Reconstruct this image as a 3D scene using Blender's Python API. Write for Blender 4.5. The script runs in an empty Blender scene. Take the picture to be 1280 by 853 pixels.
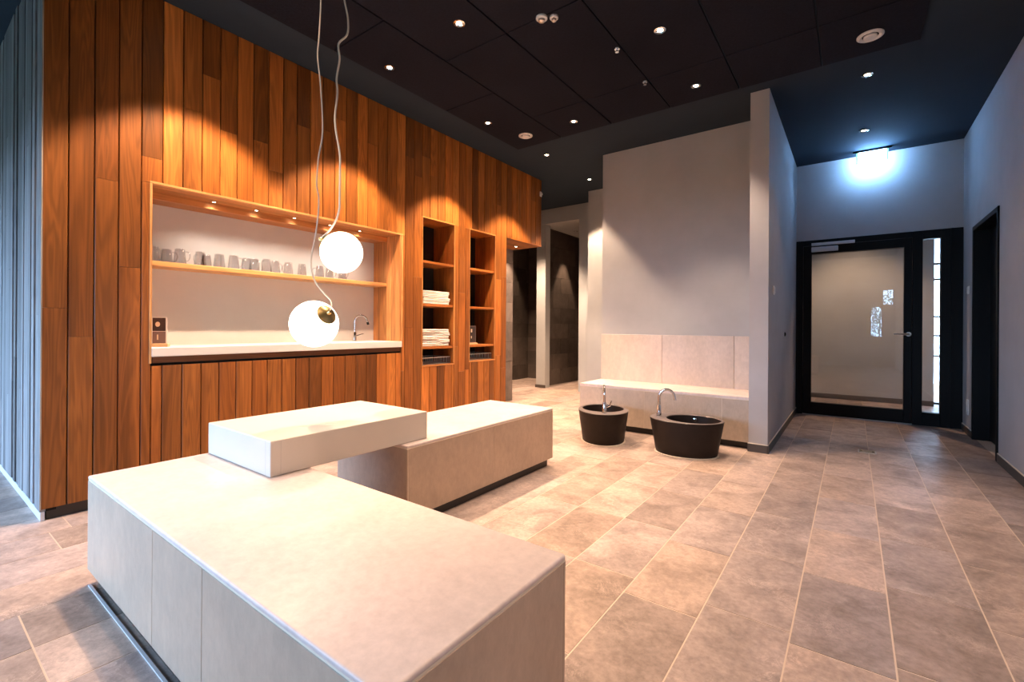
import bpy, bmesh, math, random
from mathutils import Vector, Matrix, Euler

C = bpy.context.scene
COL = C.collection
rad = math.radians
random.seed(7)

# ------------------------------------------------------------------ camera
CAM_H, YAW, ROLL, FPX = 1.125, rad(36.4), rad(0.35), 578.0
cd = bpy.data.cameras.new('camera')
cam = bpy.data.objects.new('camera', cd)
COL.objects.link(cam)
cam.location = (0, 0, CAM_H)
cam.rotation_mode = 'QUATERNION'
cam.rotation_quaternion = (Matrix.Rotation(YAW, 3, 'Z') @ Matrix.Rotation(rad(90), 3, 'X') @ Matrix.Rotation(ROLL, 3, 'Z')).to_quaternion()
cd.sensor_width = 36.0
cd.lens = FPX / 1280 * 36.0
cd.shift_y = -17.5 / 1280
cd.clip_start = 0.05
cd.clip_end = 200
C.camera = cam

# ------------------------------------------------------------------ sky, light levels, exposure
world = bpy.data.worlds.new('sky')
C.world = world
world.use_nodes = True
wb = world.node_tree.nodes['Background']
wb.inputs['Color'].default_value = (0.40, 0.65, 1.0, 1)
wb.inputs['Strength'].default_value = 20.0
C.view_settings.view_transform = 'Standard'
C.view_settings.look = 'None'
C.view_settings.exposure = 0.52
C.view_settings.gamma = 1.0
C.view_settings.use_curve_mapping = False
try:
    C.cycles.use_denoising = True
    C.cycles.max_bounces = 8
    C.cycles.diffuse_bounces = 4
    C.cycles.caustics_reflective = False
    C.cycles.caustics_refractive = False
    C.cycles.sample_clamp_indirect = 6.0
except Exception:
    pass

WARM = (1.0, 0.67, 0.44)
ROOM_WARM = (1.0, 0.72, 0.53)
WALL_WASH_W = 235.0      # row of downlights along the timber wall
ROOM_W = 118.0           # downlights over benches and floor
SPOT_W = 11.0             # small spots in the niche soffit
PASSAGE_W = 135.0
GLOBE_STRENGTH = 4.5
EXIT_STRENGTH = 80.0
EXIT_COLOR = (0.25, 0.53, 1.0)


def portal(loc, size, rot):
    """sampling aid for the daylight entering a window; gives no light of its own"""
    d = bpy.data.lights.new('window_portal', 'AREA')
    d.shape = 'RECTANGLE'
    d.size, d.size_y = size
    o = bpy.data.objects.new('window_portal', d)
    COL.objects.link(o)
    o.location = loc
    o.rotation_euler = rot
    d.cycles.is_portal = True
    return o


BACK_Y = -3.0
portal((-5.4, BACK_Y + 0.02, 1.225), (6.2, 2.25), (rad(90), 0, 0))
portal((0.69, BACK_Y + 0.02, 1.60), (0.54, 1.4), (rad(90), 0, 0))


# ------------------------------------------------------------------ materials
def new_mat(name):
    m = bpy.data.materials.new(name)
    m.use_nodes = True
    nt = m.node_tree
    return m, nt, nt.nodes['Principled BSDF']


def N(nt, kind, **kw):
    n = nt.nodes.new(kind)
    for k, v in kw.items():
        if k in n.inputs.keys() if hasattr(n.inputs, 'keys') else False:
            n.inputs[k].default_value = v
        else:
            setattr(n, k, v)
    return n


def L(nt, a, b):
    nt.links.new(a, b)


def plain(name, color, rough=0.5, metal=0.0, spec=0.5, emit=None, strength=0.0):
    m, nt, b = new_mat(name)
    b.inputs['Base Color'].default_value = (*color, 1)
    b.inputs['Roughness'].default_value = rough
    b.inputs['Metallic'].default_value = metal
    b.inputs['Specular IOR Level'].default_value = spec
    if emit:
        b.inputs['Emission Color'].default_value = (*emit, 1)
        b.inputs['Emission Strength'].default_value = strength
    return m


def local_vec(nt, scale):
    """world position, shifted differently for every object, then scaled"""
    g = N(nt, 'ShaderNodeNewGeometry')
    oi = N(nt, 'ShaderNodeObjectInfo')
    mul = N(nt, 'ShaderNodeMath', operation='MULTIPLY')
    mul.inputs[1].default_value = 61.7
    L(nt, oi.outputs['Random'], mul.inputs[0])
    add = N(nt, 'ShaderNodeVectorMath', operation='ADD')
    L(nt, g.outputs['Position'], add.inputs[0])
    L(nt, mul.outputs[0], add.inputs[1])
    sc = N(nt, 'ShaderNodeVectorMath', operation='MULTIPLY')
    L(nt, add.outputs[0], sc.inputs[0])
    sc.inputs[1].default_value = scale
    return sc.outputs[0], oi


def noise(nt, vec, scale, detail=4, rough=0.55, dist=0.0):
    n = N(nt, 'ShaderNodeTexNoise')
    n.inputs['Scale'].default_value = scale
    n.inputs['Detail'].default_value = detail
    n.inputs['Roughness'].default_value = rough
    n.inputs['Distortion'].default_value = dist
    L(nt, vec, n.inputs['Vector'])
    return n.outputs['Fac']


def remap(nt, v, a, b, c, d):
    r = N(nt, 'ShaderNodeMapRange')
    r.inputs[1].default_value = a
    r.inputs[2].default_value = b
    r.inputs[3].default_value = c
    r.inputs[4].default_value = d
    L(nt, v, r.inputs[0])
    return r.outputs[0]


def math2(nt, op, a, b):
    n = N(nt, 'ShaderNodeMath', operation=op)
    for i, v in enumerate((a, b)):
        if isinstance(v, (int, float)):
            n.inputs[i].default_value = v
        elif v is not None:
            L(nt, v, n.inputs[i])
    return n.outputs[0]


def scale_color(nt, col, fac):
    v = N(nt, 'ShaderNodeVectorMath', operation='SCALE')
    L(nt, col, v.inputs[0])
    L(nt, fac, v.inputs['Scale'])
    return v.outputs[0]


def bump(nt, b, h, strength, dist):
    bp = N(nt, 'ShaderNodeBump')
    bp.inputs['Strength'].default_value = strength
    bp.inputs['Distance'].default_value = dist
    L(nt, h, bp.inputs['Height'])
    L(nt, bp.outputs[0], b.inputs['Normal'])


def wood_mat(name, along='z', rough=0.42, contrast=1.0):
    m, nt, b = new_mat(name)
    s = {'z': (11, 11, 0.75), 'y': (11, 0.75, 11), 'x': (0.75, 11, 11)}[along]
    f = {'z': (90, 90, 2.5), 'y': (90, 2.5, 90), 'x': (2.5, 90, 90)}[along]
    v, oi = local_vec(nt, s)
    n1 = noise(nt, v, 1.0, 2, 0.45, 0.7)
    rings = math2(nt, 'SINE', math2(nt, 'MULTIPLY', n1, 58.0), None)
    blot = noise(nt, v, 0.55, 3, 0.5)
    v2, _ = local_vec(nt, f)
    fib = noise(nt, v2, 1.0, 3, 0.6)
    k = contrast
    a = remap(nt, rings, -1, 1, 1 - 0.20 * k, 1 + 0.10 * k)
    c = remap(nt, fib, 0.3, 0.7, 1 - 0.16 * k, 1 + 0.14 * k)
    d = remap(nt, blot, 0.3, 0.7, 1 - 0.30 * k, 1 + 0.22 * k)
    fac = math2(nt, 'MULTIPLY', math2(nt, 'MULTIPLY', a, c), d)
    L(nt, scale_color(nt, oi.outputs['Color'], fac), b.inputs['Base Color'])
    b.inputs['Roughness'].default_value = rough
    b.inputs['Specular IOR Level'].default_value = 0.35
    bump(nt, b, fib, 0.12, 0.002)
    return m


def stone_mat(name, lo=0.72, hi=1.22, rough=0.45, specks=0.0, scale=2.6, stretch=(1, 1, 1), spec=0.4, fine=0.09):
    m, nt, b = new_mat(name)
    v, oi = local_vec(nt, stretch)
    n1 = noise(nt, v, scale, 8, 0.62, 0.5)
    n2 = noise(nt, v, scale * 9, 5, 0.7)
    f1 = remap(nt, n1, 0.30, 0.70, lo, hi)
    f2 = remap(nt, n2, 0.3, 0.7, 1 - fine, 1 + fine)
    fac = math2(nt, 'MULTIPLY', f1, f2)
    if specks:
        # pale chalky streaks and pits
        n3 = noise(nt, v, scale * 1.7, 9, 0.75, 1.6)
        st = remap(nt, math2(nt, 'ABSOLUTE', math2(nt, 'SUBTRACT', n3, 0.5), None), 0.0, 0.02, specks, 0.0)
        msk = remap(nt, noise(nt, v, scale * 1.1, 2, 0.5), 0.52, 0.68, 0.0, 1.0)
        fac = math2(nt, 'ADD', fac, math2(nt, 'MULTIPLY', st, msk))
    L(nt, scale_color(nt, oi.outputs['Color'], fac), b.inputs['Base Color'])
    L(nt, remap(nt, n1, 0.3, 0.7, rough + 0.1, rough - 0.06), b.inputs['Roughness'])
    b.inputs['Specular IOR Level'].default_value = spec
    bump(nt, b, n2, 0.12, 0.0015)
    return m


def plaster_mat(name, color, rough=0.85, amount=0.05):
    m, nt, b = new_mat(name)
    g = N(nt, 'ShaderNodeNewGeometry')
    n1 = noise(nt, g.outputs['Position'], 3.0, 5, 0.6)
    n2 = noise(nt, g.outputs['Position'], 240.0, 2, 0.6)
    rgb = N(nt, 'ShaderNodeRGB')
    rgb.outputs[0].default_value = (*color, 1)
    L(nt, scale_color(nt, rgb.outputs[0], remap(nt, n1, 0.3, 0.7, 1 - amount, 1 + amount)), b.inputs['Base Color'])
    b.inputs['Roughness'].default_value = rough
    b.inputs['Specular IOR Level'].default_value = 0.25
    bump(nt, b, n2, 0.08, 0.001)
    return m


def felt_mat(name, color):
    m, nt, b = new_mat(name)
    g = N(nt, 'ShaderNodeNewGeometry')
    n1 = noise(nt, g.outputs['Position'], 55.0, 4, 0.7)
    n2 = noise(nt, g.outputs['Position'], 1.1, 3, 0.6)
    rgb = N(nt, 'ShaderNodeRGB')
    rgb.outputs[0].default_value = (*color, 1)
    f = math2(nt, 'MULTIPLY', remap(nt, n1, 0.3, 0.7, 0.75, 1.25), remap(nt, n2, 0.3, 0.7, 0.85, 1.15))
    L(nt, scale_color(nt, rgb.outputs[0], f), b.inputs['Base Color'])
    b.inputs['Roughness'].default_value = 0.95
    b.inputs['Specular IOR Level'].default_value = 0.1
    bump(nt, b, n1, 0.3, 0.002)
    return m


def glass_mat(name, tint=(1, 1, 1), gloss=0.12):
    m = bpy.data.materials.new(name)
    m.use_nodes = True
    nt = m.node_tree
    nt.nodes.remove(nt.nodes['Principled BSDF'])
    out = nt.nodes['Material Output']
    t = N(nt, 'ShaderNodeBsdfTransparent')
    t.inputs['Color'].default_value = (*tint, 1)
    g = N(nt, 'ShaderNodeBsdfGlossy')
    g.inputs['Roughness'].default_value = 0.01
    fr = N(nt, 'ShaderNodeLayerWeight')
    fr.inputs['Blend'].default_value = 0.5
    pw = math2(nt, 'POWER', fr.outputs['Facing'], 4.0)
    add = math2(nt, 'ADD', math2(nt, 'MULTIPLY', pw, 0.55), gloss + 0.04)
    mx = N(nt, 'ShaderNodeMixShader')
    L(nt, add, mx.inputs[0])
    L(nt, t.outputs[0], mx.inputs[1])
    L(nt, g.outputs[0], mx.inputs[2])
    L(nt, mx.outputs[0], out.inputs['Surface'])
    return m


M = {}
M['wood'] = wood_mat('timber_plank_wood', 'z')
M['wood_y'] = wood_mat('timber_board_wood', 'y', contrast=0.7)
M['wood_x'] = wood_mat('timber_soffit_wood', 'x', contrast=0.7)
M['floor_tile'] = stone_mat('floor_tile_stone', 0.66, 1.34, 0.42, specks=0.55, scale=4.5, fine=0.22)
M['dark_tile'] = stone_mat('dark_wall_tile_stone', 0.75, 1.25, 0.6, specks=0.05, scale=3.0)
M['bench_stone'] = stone_mat('bench_sandstone', 0.90, 1.09, 0.36, specks=0.03, scale=3.4, stretch=(1, 1, 0.6))
M['grout'] = plain('floor_grout', (0.66, 0.53, 0.42), 0.9)
M['grout_dark'] = plain('wall_grout', (0.05, 0.045, 0.04), 0.9)
M['grout_bench'] = plain('bench_grout', (0.78, 0.68, 0.54), 0.8)
M['wall'] = plaster_mat('grey_wall_paint', (0.44, 0.448, 0.456))
M['wall_corridor'] = plaster_mat('corridor_wall_paint', (0.46, 0.44, 0.44))
M['niche_back'] = plaster_mat('niche_back_panel', (0.78, 0.76, 0.74), 0.6, 0.03)
M['ceiling'] = plaster_mat('black_ceiling_paint', (0.019, 0.031, 0.046), 0.9)
M['felt'] = felt_mat('acoustic_felt', (0.0120, 0.0130, 0.0200))
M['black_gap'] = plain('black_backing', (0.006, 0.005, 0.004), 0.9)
M['black_metal'] = plain('black_powder_coat', (0.0045, 0.0045, 0.005), 0.5, spec=0.2)
M['dark_bronze'] = plain('dark_plinth', (0.030, 0.024, 0.020), 0.4)
M['base_tile'] = plain('baseboard_tile', (0.075, 0.060, 0.050), 0.5)
M['white'] = plain('white_solid_surface', (0.86, 0.83, 0.80), 0.32)
M['block'] = plaster_mat('cream_matt_surface', (0.66, 0.60, 0.52), 0.4, 0.03)
M['chrome'] = plain('chrome', (0.80, 0.80, 0.80), 0.12, 1.0)
M['steel'] = plain('brushed_steel', (0.62, 0.60, 0.57), 0.32, 1.0)
M['alu'] = plain('aluminium_trim', (0.78, 0.80, 0.82), 0.35, 0.3)
M['brass'] = plain('brushed_brass', (0.72, 0.52, 0.22), 0.28, 1.0)
M['tub'] = stone_mat('dark_brown_ceramic', 0.9, 1.1, 0.5, scale=8, spec=0.18)
M['tub_rim'] = plain('tub_rim', (0.13, 0.105, 0.095), 0.35)
M['seal'] = plain('pale_sealant', (0.60, 0.52, 0.44), 0.6)
M['plastic'] = plain('white_plastic', (0.80, 0.79, 0.77), 0.4)
M['lamp'] = plain('lit_lamp', (1, 1, 1), 0.5, emit=(1.0, 0.80, 0.58), strength=28.0)
M['lamp_off'] = plain('reflector', (0.55, 0.52, 0.50), 0.2, 0.9)
M['globe'] = plain('opal_glass', (0.95, 0.93, 0.9), 0.15, emit=(1.0, 0.86, 0.68), strength=GLOBE_STRENGTH)
M['cord'] = plain('pale_cord', (0.72, 0.64, 0.54), 0.5)
M['towel'] = plaster_mat('white_terry', (0.84, 0.80, 0.74), 0.95, 0.06)
M['mitre'] = plain('slab_joint', (0.40, 0.36, 0.31), 0.7)
M['glass'] = glass_mat('window_glass')
M['door_glass'] = glass_mat('door_glass', (0.86, 0.84, 0.82), 0.02)
M['exit'] = plain('lit_exit_panel', (1, 1, 1), 0.4, emit=EXIT_COLOR, strength=EXIT_STRENGTH)
M['exit_end'] = plain('green_exit_edge', (0.10, 0.55, 0.30), 0.4, emit=(0.25, 1.0, 0.55), strength=1.5)
M['card_dark'] = plain('black_card', (0.035, 0.022, 0.024), 0.5)
M['card_grey'] = plain('grey_card', (0.16, 0.11, 0.11), 0.5)
M['print_pale'] = plain('pale_print', (0.75, 0.62, 0.48), 0.6)
M['pale_wood'] = plain('pale_wood_base', (0.72, 0.50, 0.28), 0.5)
M['leafy'] = stone_mat('garden_leaves', 0.4, 1.6, 0.8, scale=9)


M['mug'] = glass_mat('mug_glass', (0.91, 0.91, 0.92), 0.04)


# ------------------------------------------------------------------ mesh helpers
def new_bm():
    return bmesh.new()


def add_box(bm, lo, hi, r=0.0, seg=2):
    t = bmesh.new()
    bmesh.ops.create_cube(t, size=1.0)
    lo, hi = Vector(lo), Vector(hi)
    for v in t.verts:
        v.co = Vector((lo[i] + (v.co[i] + 0.5) * (hi[i] - lo[i]) for i in range(3)))
    if r > 0:
        r = min(r, 0.45 * min(hi[i] - lo[i] for i in range(3)))
        bmesh.ops.bevel(t, geom=list(t.edges), offset=r, segments=seg, profile=0.5, affect='EDGES')
    merge(bm, t)
    return bm


def merge(bm, t, mat=None):
    me = bpy.data.meshes.new('tmp')
    t.to_mesh(me)
    t.free()
    if mat is not None:
        me.transform(mat)
    bm.from_mesh(me)
    bpy.data.meshes.remove(me)


def box_bm(lo, hi, r=0.0, seg=2):
    return add_box(new_bm(), lo, hi, r, seg)


def add_tube(bm, pts, radius, sides=8, cap=True):
    pts = [Vector(p) for p in pts]
    rs = radius if isinstance(radius, (list, tuple)) else [radius] * len(pts)
    rings = []
    ref = None
    for i, p in enumerate(pts):
        if i == 0:
            d = pts[1] - pts[0]
        elif i == len(pts) - 1:
            d = pts[-1] - pts[-2]
        else:
            d = (pts[i + 1] - pts[i]).normalized() + (pts[i] - pts[i - 1]).normalized()
        d.normalize()
        if ref is None:
            ref = Vector((0, 0, 1)) if abs(d.z) < 0.9 else Vector((1, 0, 0))
        a = (ref - d * ref.dot(d)).normalized()
        b = d.cross(a)
        ref = a
        rings.append([bm.verts.new(p + (a * math.cos(2 * math.pi * k / sides) + b * math.sin(2 * math.pi * k / sides)) * rs[i]) for k in range(sides)])
    for q, w in zip(rings, rings[1:]):
        for k in range(sides):
            bm.faces.new((q[k], q[(k + 1) % sides], w[(k + 1) % sides], w[k]))
    if cap:
        bm.faces.new(rings[0][::-1])
        bm.faces.new(rings[-1])
    return bm


def tube_bm(pts, radius, sides=8):
    return add_tube(new_bm(), pts, radius, sides)


def smooth_path(pts, n=5):
    """Catmull-Rom through pts"""
    P = [Vector(p) for p in pts]
    P = [P[0] * 2 - P[1]] + P + [P[-1] * 2 - P[-2]]
    out = []
    for i in range(1, len(P) - 2):
        a, b, c, d = P[i - 1:i + 3]
        for k in range(n):
            t = k / n
            out.append(0.5 * ((2 * b) + (c - a) * t + (2 * a - 5 * b + 4 * c - d) * t * t + (3 * b - a - 3 * c + d) * t ** 3))
    out.append(P[-2])
    return out


def add_lathe(bm, prof, sides=24, axis=None, sx=1.0, sy=1.0):
    """prof: list of (r, z), revolved about z; axis: Matrix applied afterwards"""
    t = bmesh.new()
    rings = []
    for r, z in prof:
        if r < 1e-6:
            rings.append([t.verts.new((0, 0, z))])
        else:
            rings.append([t.verts.new((r * sx * math.cos(2 * math.pi * k / sides), r * sy * math.sin(2 * math.pi * k / sides), z)) for k in range(sides)])
    for q, w in zip(rings, rings[1:]):
        for k in range(sides):
            k2 = (k + 1) % sides
            if len(q) == 1 and len(w) > 1:
                t.faces.new((q[0], w[k2], w[k]))
            elif len(w) == 1 and len(q) > 1:
                t.faces.new((q[k], q[k2], w[0]))
            elif len(q) > 1:
                t.faces.new((q[k], q[k2], w[k2], w[k]))
    merge(bm, t, axis)
    return bm


def lathe_bm(prof, sides=24, axis=None, sx=1.0, sy=1.0):
    return add_lathe(new_bm(), prof, sides, axis, sx, sy)


def obj(name, bm, mat, parent=None, smooth=False, color=None):
    me = bpy.data.meshes.new(name)
    bmesh.ops.recalc_face_normals(bm, faces=bm.faces)
    bm.to_mesh(me)
    bm.free()
    me.materials.append(mat)
    if smooth:
        for p in me.polygons:
            p.use_smooth = True
        try:
            me.set_sharp_from_angle(angle=rad(40))
        except Exception:
            pass
    o = bpy.data.objects.new(name, me)
    COL.objects.link(o)
    if parent is not None:
        o.parent = parent
    if color is not None:
        o.color = (*color, 1)
    return o


def tag(o, label=None, cat=None, group=None, kind=None):
    if label:
        o['label'] = label
    if cat:
        o['category'] = cat
    if group:
        o['group'] = group
    if kind:
        o['kind'] = kind
    return o


def thing(name, label, cat, loc=(0, 0, 0), rotz=0.0, group=None):
    o = bpy.data.objects.new(name, None)
    COL.objects.link(o)
    o.empty_display_size = 0.1
    o.location = loc
    o.rotation_euler = (0, 0, rotz)
    return tag(o, label, cat, group)


def struct(name, bm, mat, color=None, smooth=False):
    return tag(obj(name, bm, mat, None, smooth, color), kind='structure')


def copy_tree(o, parent=None):
    c = o.copy()
    COL.objects.link(c)
    if parent is not None:
        c.parent = parent
    for ch in list(o.children):
        copy_tree(ch, c)
    return c


def vary(col, s, hue=0.0):
    f = 1 + random.uniform(-s, s)
    h = random.uniform(-hue, hue)
    return (col[0] * f * (1 + h), col[1] * f, col[2] * f * (1 - h))


# ------------------------------------------------------------------ room dimensions (metres, from the photograph's perspective)
CEIL = 3.285
WX = -3.70            # face of the timber wall
WY0, WY1 = 0.525, 5.735
RX = 1.0              # right wall
FAR_Y = 7.22
BW_Y = 5.33           # wall behind the stone seat

# ------------------------------------------------------------------ floor: grout bed + individual tiles
floor = struct('floor', box_bm((-9.2, BACK_Y - 0.2, -0.15), (1.4, 13.0, -0.0015)), M['grout'])
TILE_COL = (0.385, 0.298, 0.258)
PW, PL, GAP = 0.3007, 0.61, 0.0058
tile_bm = new_bm()
w, l = (PW - GAP) / 2, (PL - GAP) / 2
add_box(tile_bm, (-w, -l, -0.010), (w, l, 0.0))
tile_mesh = None
phase = {-3: 0.072, -2: 0.19, -1: 0.125, 0: 0.20, 1: 0.07, 2: 0.28}


def px_of(x, y, z):
    fx, fy, rx, ry = -math.sin(YAW), math.cos(YAW), math.cos(YAW), math.sin(YAW)
    d = x * fx + y * fy
    if d < 0.15:
        return None
    return 640 + (x * rx + y * ry) / d * FPX, 409 - (z - CAM_H) / d * FPX


def shown_area(x, y):
    c = [px_of(x + a, y + b, 0) for a, b in ((-w, -l), (w, -l), (w, l), (-w, l))]
    if any(p is None for p in c):
        return 0.0
    if max(p[0] for p in c) < -60 or min(p[0] for p in c) > 1340 or min(p[1] for p in c) > 920:
        return 0.0
    return abs(sum(c[i][0] * c[(i + 1) % 4][1] - c[(i + 1) % 4][0] * c[i][1] for i in range(4))) / 2


def covered(x, y):
    for (a, b, c, d) in ((-2.6, -0.73, 0.56, 1.13), (-2.58, -2.0, 1.75, 3.18), (-9, -4.25, 0.7, 5.7), (-4.3, -3.75, 0.7, 4.85),
                         (-2.5, -0.8, 5.36, 9.0), (-3.3, -0.8, 6.7, 9.0), (1.1, 9, -9, 20)):
        if x - w > a and x + w < b and y - l > c and y + l < d:
            return True
    return False


spots_, rest = [], []
for k in range(-31, 3):
    xc = 0.121 + PW * (k + 0.5)
    ph = phase.get(k, random.Random(k * 13 + 5).choice((0.02, 0.14, 0.2, 0.31, 0.42, 0.53)))
    for j in range(-6, 22):
        yc = ph + PL * (j - 0.5) * 0.6 / 0.61 * (0.61 / 0.6)
        yc = ph - 0.6 + 0.6 * j + 0.3
        if yc < BACK_Y or yc > 12.5 or covered(xc, yc):
            continue
        a = shown_area(xc, yc)
        if WX - 0.3 > xc and WY0 < yc < 5.6:
            a = 0
        spots_.append((a, xc, yc))
PL = 0.6
tile_bm.free()
l = (PL - GAP) / 2
spots_.sort(reverse=True)
near, rest = spots_[:285], spots_[285:]
first = obj('floor_tile', box_bm((-w, -l, -0.010), (w, l, 0.0)), M['floor_tile'], floor)
R = random.Random(21)
for i, (a, x, y) in enumerate(near):
    t = first if i == 0 else first.copy()
    if i:
        COL.objects.link(t)
        t.parent = floor
    t.location = (x, y, R.uniform(-0.0006, 0.0004))
    f = R.choice((0.80, 0.86, 0.92, 1.0, 1.05, 1.12, 1.2))
    g = R.uniform(-0.04, 0.06)
    t.color = (TILE_COL[0] * f * (1 + g * 0.6), TILE_COL[1] * f, TILE_COL[2] * f * (1 - g), 1)
bm = new_bm()
for a, x, y in rest:
    add_box(bm, (x - w, y - l, -0.010), (x + w, y + l, 0.0))
tag(obj('distant_floor_tile', bm, M['floor_tile'], floor, color=TILE_COL), kind='stuff')

# ------------------------------------------------------------------ ceiling with felt panels
ceiling = struct('ceiling', box_bm((-9.2, BACK_Y - 0.2, CEIL), (1.4, 13.0, CEIL + 0.2)), M['ceiling'])
PX0, PP, PY1, PLEN = -3.275, 0.6125, 4.54, 1.235
for i in range(6):
    x0 = PX0 + PP * i
    # strips start with a full or a half panel at the far end
    y1 = PY1
    n = PLEN if i == 0 else PLEN / 2
    while y1 > -1.8:
        y0 = y1 - n
        obj('ceiling_panel', box_bm((x0 + 0.006, y0 + 0.004, CEIL - 0.014), (x0 + PP - 0.006, y1 - 0.004, CEIL + 0.004), 0.002, 1), M['felt'], ceiling)
        y1, n = y0, PLEN

# ------------------------------------------------------------------ timber wall
WOOD = (0.37, 0.123, 0.024)
core = new_bm()
BX = WX - 0.024       # back of the planks
NY0, NY1, NZ0, NZ1 = 1.035, 3.122, 0.90, 2.055     # serving niche
TALL = [(3.405, 3.892, 0.700, 2.297), (4.160, 4.645, 0.710, 2.297)]
OY0, OZ = 4.90, 2.31  # corner recess at the far end
THK = 0.03
for (y0, y1, z0, z1) in ((WY0 + 0.02, NY0, 0.07, CEIL), (NY0, NY1, 0.07, NZ0 - 0.03), (NY0, NY1, NZ1, CEIL), (NY1, TALL[0][0] - 0.02, 0.07, CEIL),
                         (TALL[0][0] - 0.02, TALL[0][1] + 0.02, 0.07, TALL[0][2] - 0.018), (TALL[0][0] - 0.02, TALL[0][1] + 0.02, TALL[0][3] + 0.018, CEIL), (TALL[0][1] + 0.02, TALL[1][0] - 0.02, 0.07, CEIL),
                         (TALL[1][0] - 0.02, TALL[1][1] + 0.02, 0.07, TALL[1][2] - 0.018), (TALL[1][0] - 0.02, TALL[1][1] + 0.02, TALL[1][3] + 0.018, CEIL), (TALL[1][1] + 0.02, OY0 - 0.004, 0.07, CEIL),
                         (OY0 - 0.004, WY1 - 0.02, OZ + 0.02, CEIL)):
    add_box(core, (BX - THK, y0, z0), (BX, y1, z1))
# solid block behind, and its end faces
add_box(core, (-9.0, WY0 + 0.06, 0.0), (WX - 0.60, OY0, CEIL))
add_box(core, (WX - 0.62, WY0 + 0.06, 0.0), (BX - THK, NY0 - 0.02, CEIL))
add_box(core, (-9.0, WY0 + 0.024, 0.05), (BX, WY0 + 0.07, CEIL))
add_box(core, (-9.0, OY0, 0.0), (-4.235, 5.735, CEIL))
add_box(core, (-4.235, OY0, OZ + 0.02), (BX - THK, 5.735, CEIL))
wall_left = struct('wall_left', core, M['black_gap'])
obj('plinth', box_bm((WX - 0.10, WY0 + 0.03, 0.0), (WX - 0.03, OY0, 0.075)), M['dark_bronze'], wall_left)


def plank_bm(y0, y1, z0, z1, x_face, t=0.022, c=0.0035):
    bm = new_bm()
    y0, y1 = y0 + 0.0024, y1 - 0.0024
    z0, z1 = z0 + 0.0008, z1 - 0.0008
    c = min(c, (y1 - y0) * 0.3)
    sec = [(x_face - t, y0), (x_face - c, y0), (x_face, y0 + c), (x_face, y1 - c), (x_face - c, y1), (x_face - t, y1)]
    a = [bm.verts.new((x, y, z0)) for x, y in sec]
    b = [bm.verts.new((x, y, z1)) for x, y in sec]
    for i in range(6):
        bm.faces.new((a[i], a[(i + 1) % 6], b[(i + 1) % 6], b[i]))
    bm.faces.new(a[::-1])
    bm.faces.new(b)
    return bm


RW = random.Random(5)
TONES = [0.50, 0.64, 0.76, 0.88, 0.96, 1.04, 1.14, 1.26, 1.42]


def plank_color(f=None):
    f = f if f is not None else RW.choice(TONES)
    h = RW.uniform(-0.05, 0.05)
    return (WOOD[0] * f, WOOD[1] * f * (1 + h), WOOD[2] * f * (1 + 2 * h))


known = {0: [1.219], 1: [1.052], 2: [2.017], 3: [1.49], 4: [2.22], 5: [], 6: [2.62], 7: [2.90], 8: [2.545], 9: [], 10: [2.55], 11: [2.35]}
tone = {(0, 1): 0.62, (0, 0): 0.60, (1, 0): 0.82, (1, 1): 0.62, (2, 0): 0.66, (2, 1): 0.62, (3, 0): 0.84, (3, 1): 0.62, (4, 0): 0.86, (4, 1): 0.5, (5, 0): 1.42,
        (6, 0): 1.02, (6, 1): 1.15, (7, 0): 1.18, (7, 1): 0.5, (8, 0): 1.42, (8, 1): 0.85, (9, 0): 1.30}  # board tones; upper left ones also carry the shade above the light pools
PITCH = 0.115
openings = [(NY0, NY1, NZ0 - 0.045, NZ1)] + TALL + [(OY0, 9.0, -1.0, OZ)]
k = 0
while True:
    y0 = 0.52 + PITCH * k
    y1 = min(y0 + PITCH, WY1)
    y0 = max(y0, WY0)
    if y1 - y0 < 0.02:
        break
    pieces = []
    hit = None
    for o in openings:
        if y0 < o[1] - 0.004 and y1 > o[0] + 0.004:
            hit = o
    if hit is None:
        pieces.append((y0, y1, 0.07, CEIL - 0.002, True))
    else:
        a, b, z0, z1 = hit
        pieces.append((y0, y1, z1 + 0.001, CEIL - 0.002, True))
        if y0 < a - 0.012:
            pieces.append((y0, a, 0.07, z1, True))
        if y1 > b + 0.012:
            pieces.append((b, y1, 0.07, z1, True))
        if z0 > 0.1:
            ya = a if y0 < a - 0.012 else y0
            yb = b if y1 > b + 0.012 else y1
            pieces.append((ya, yb, 0.07, z0, False))
    for (pa, pb, z0, z1, main) in pieces:
        cuts = [z0]
        if k in known and main:
            cuts += [z for z in known[k] if z0 + 0.15 < z < z1 - 0.15]
        elif z1 - z0 > 0.75:
            z = z0 + RW.uniform(0.35, 1.6)
            while z < z1 - 0.3:
                cuts.append(z)
                z += RW.uniform(0.9, 1.9)
        elif z1 - z0 > 0.5 and RW.random() < 0.25:
            cuts.append(z0 + RW.uniform(0.2, 0.5) * (z1 - z0) + 0.1)
        cuts.append(z1)
        for i, (c0, c1) in enumerate(zip(cuts, cuts[1:])):
            f = tone.get((k, i)) if main else None
            obj('plank', plank_bm(pa, pb, c0, c1, WX + RW.uniform(-0.0012, 0.0012)), M['wood'], wall_left, color=plank_color(f))
    k += 1

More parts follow.
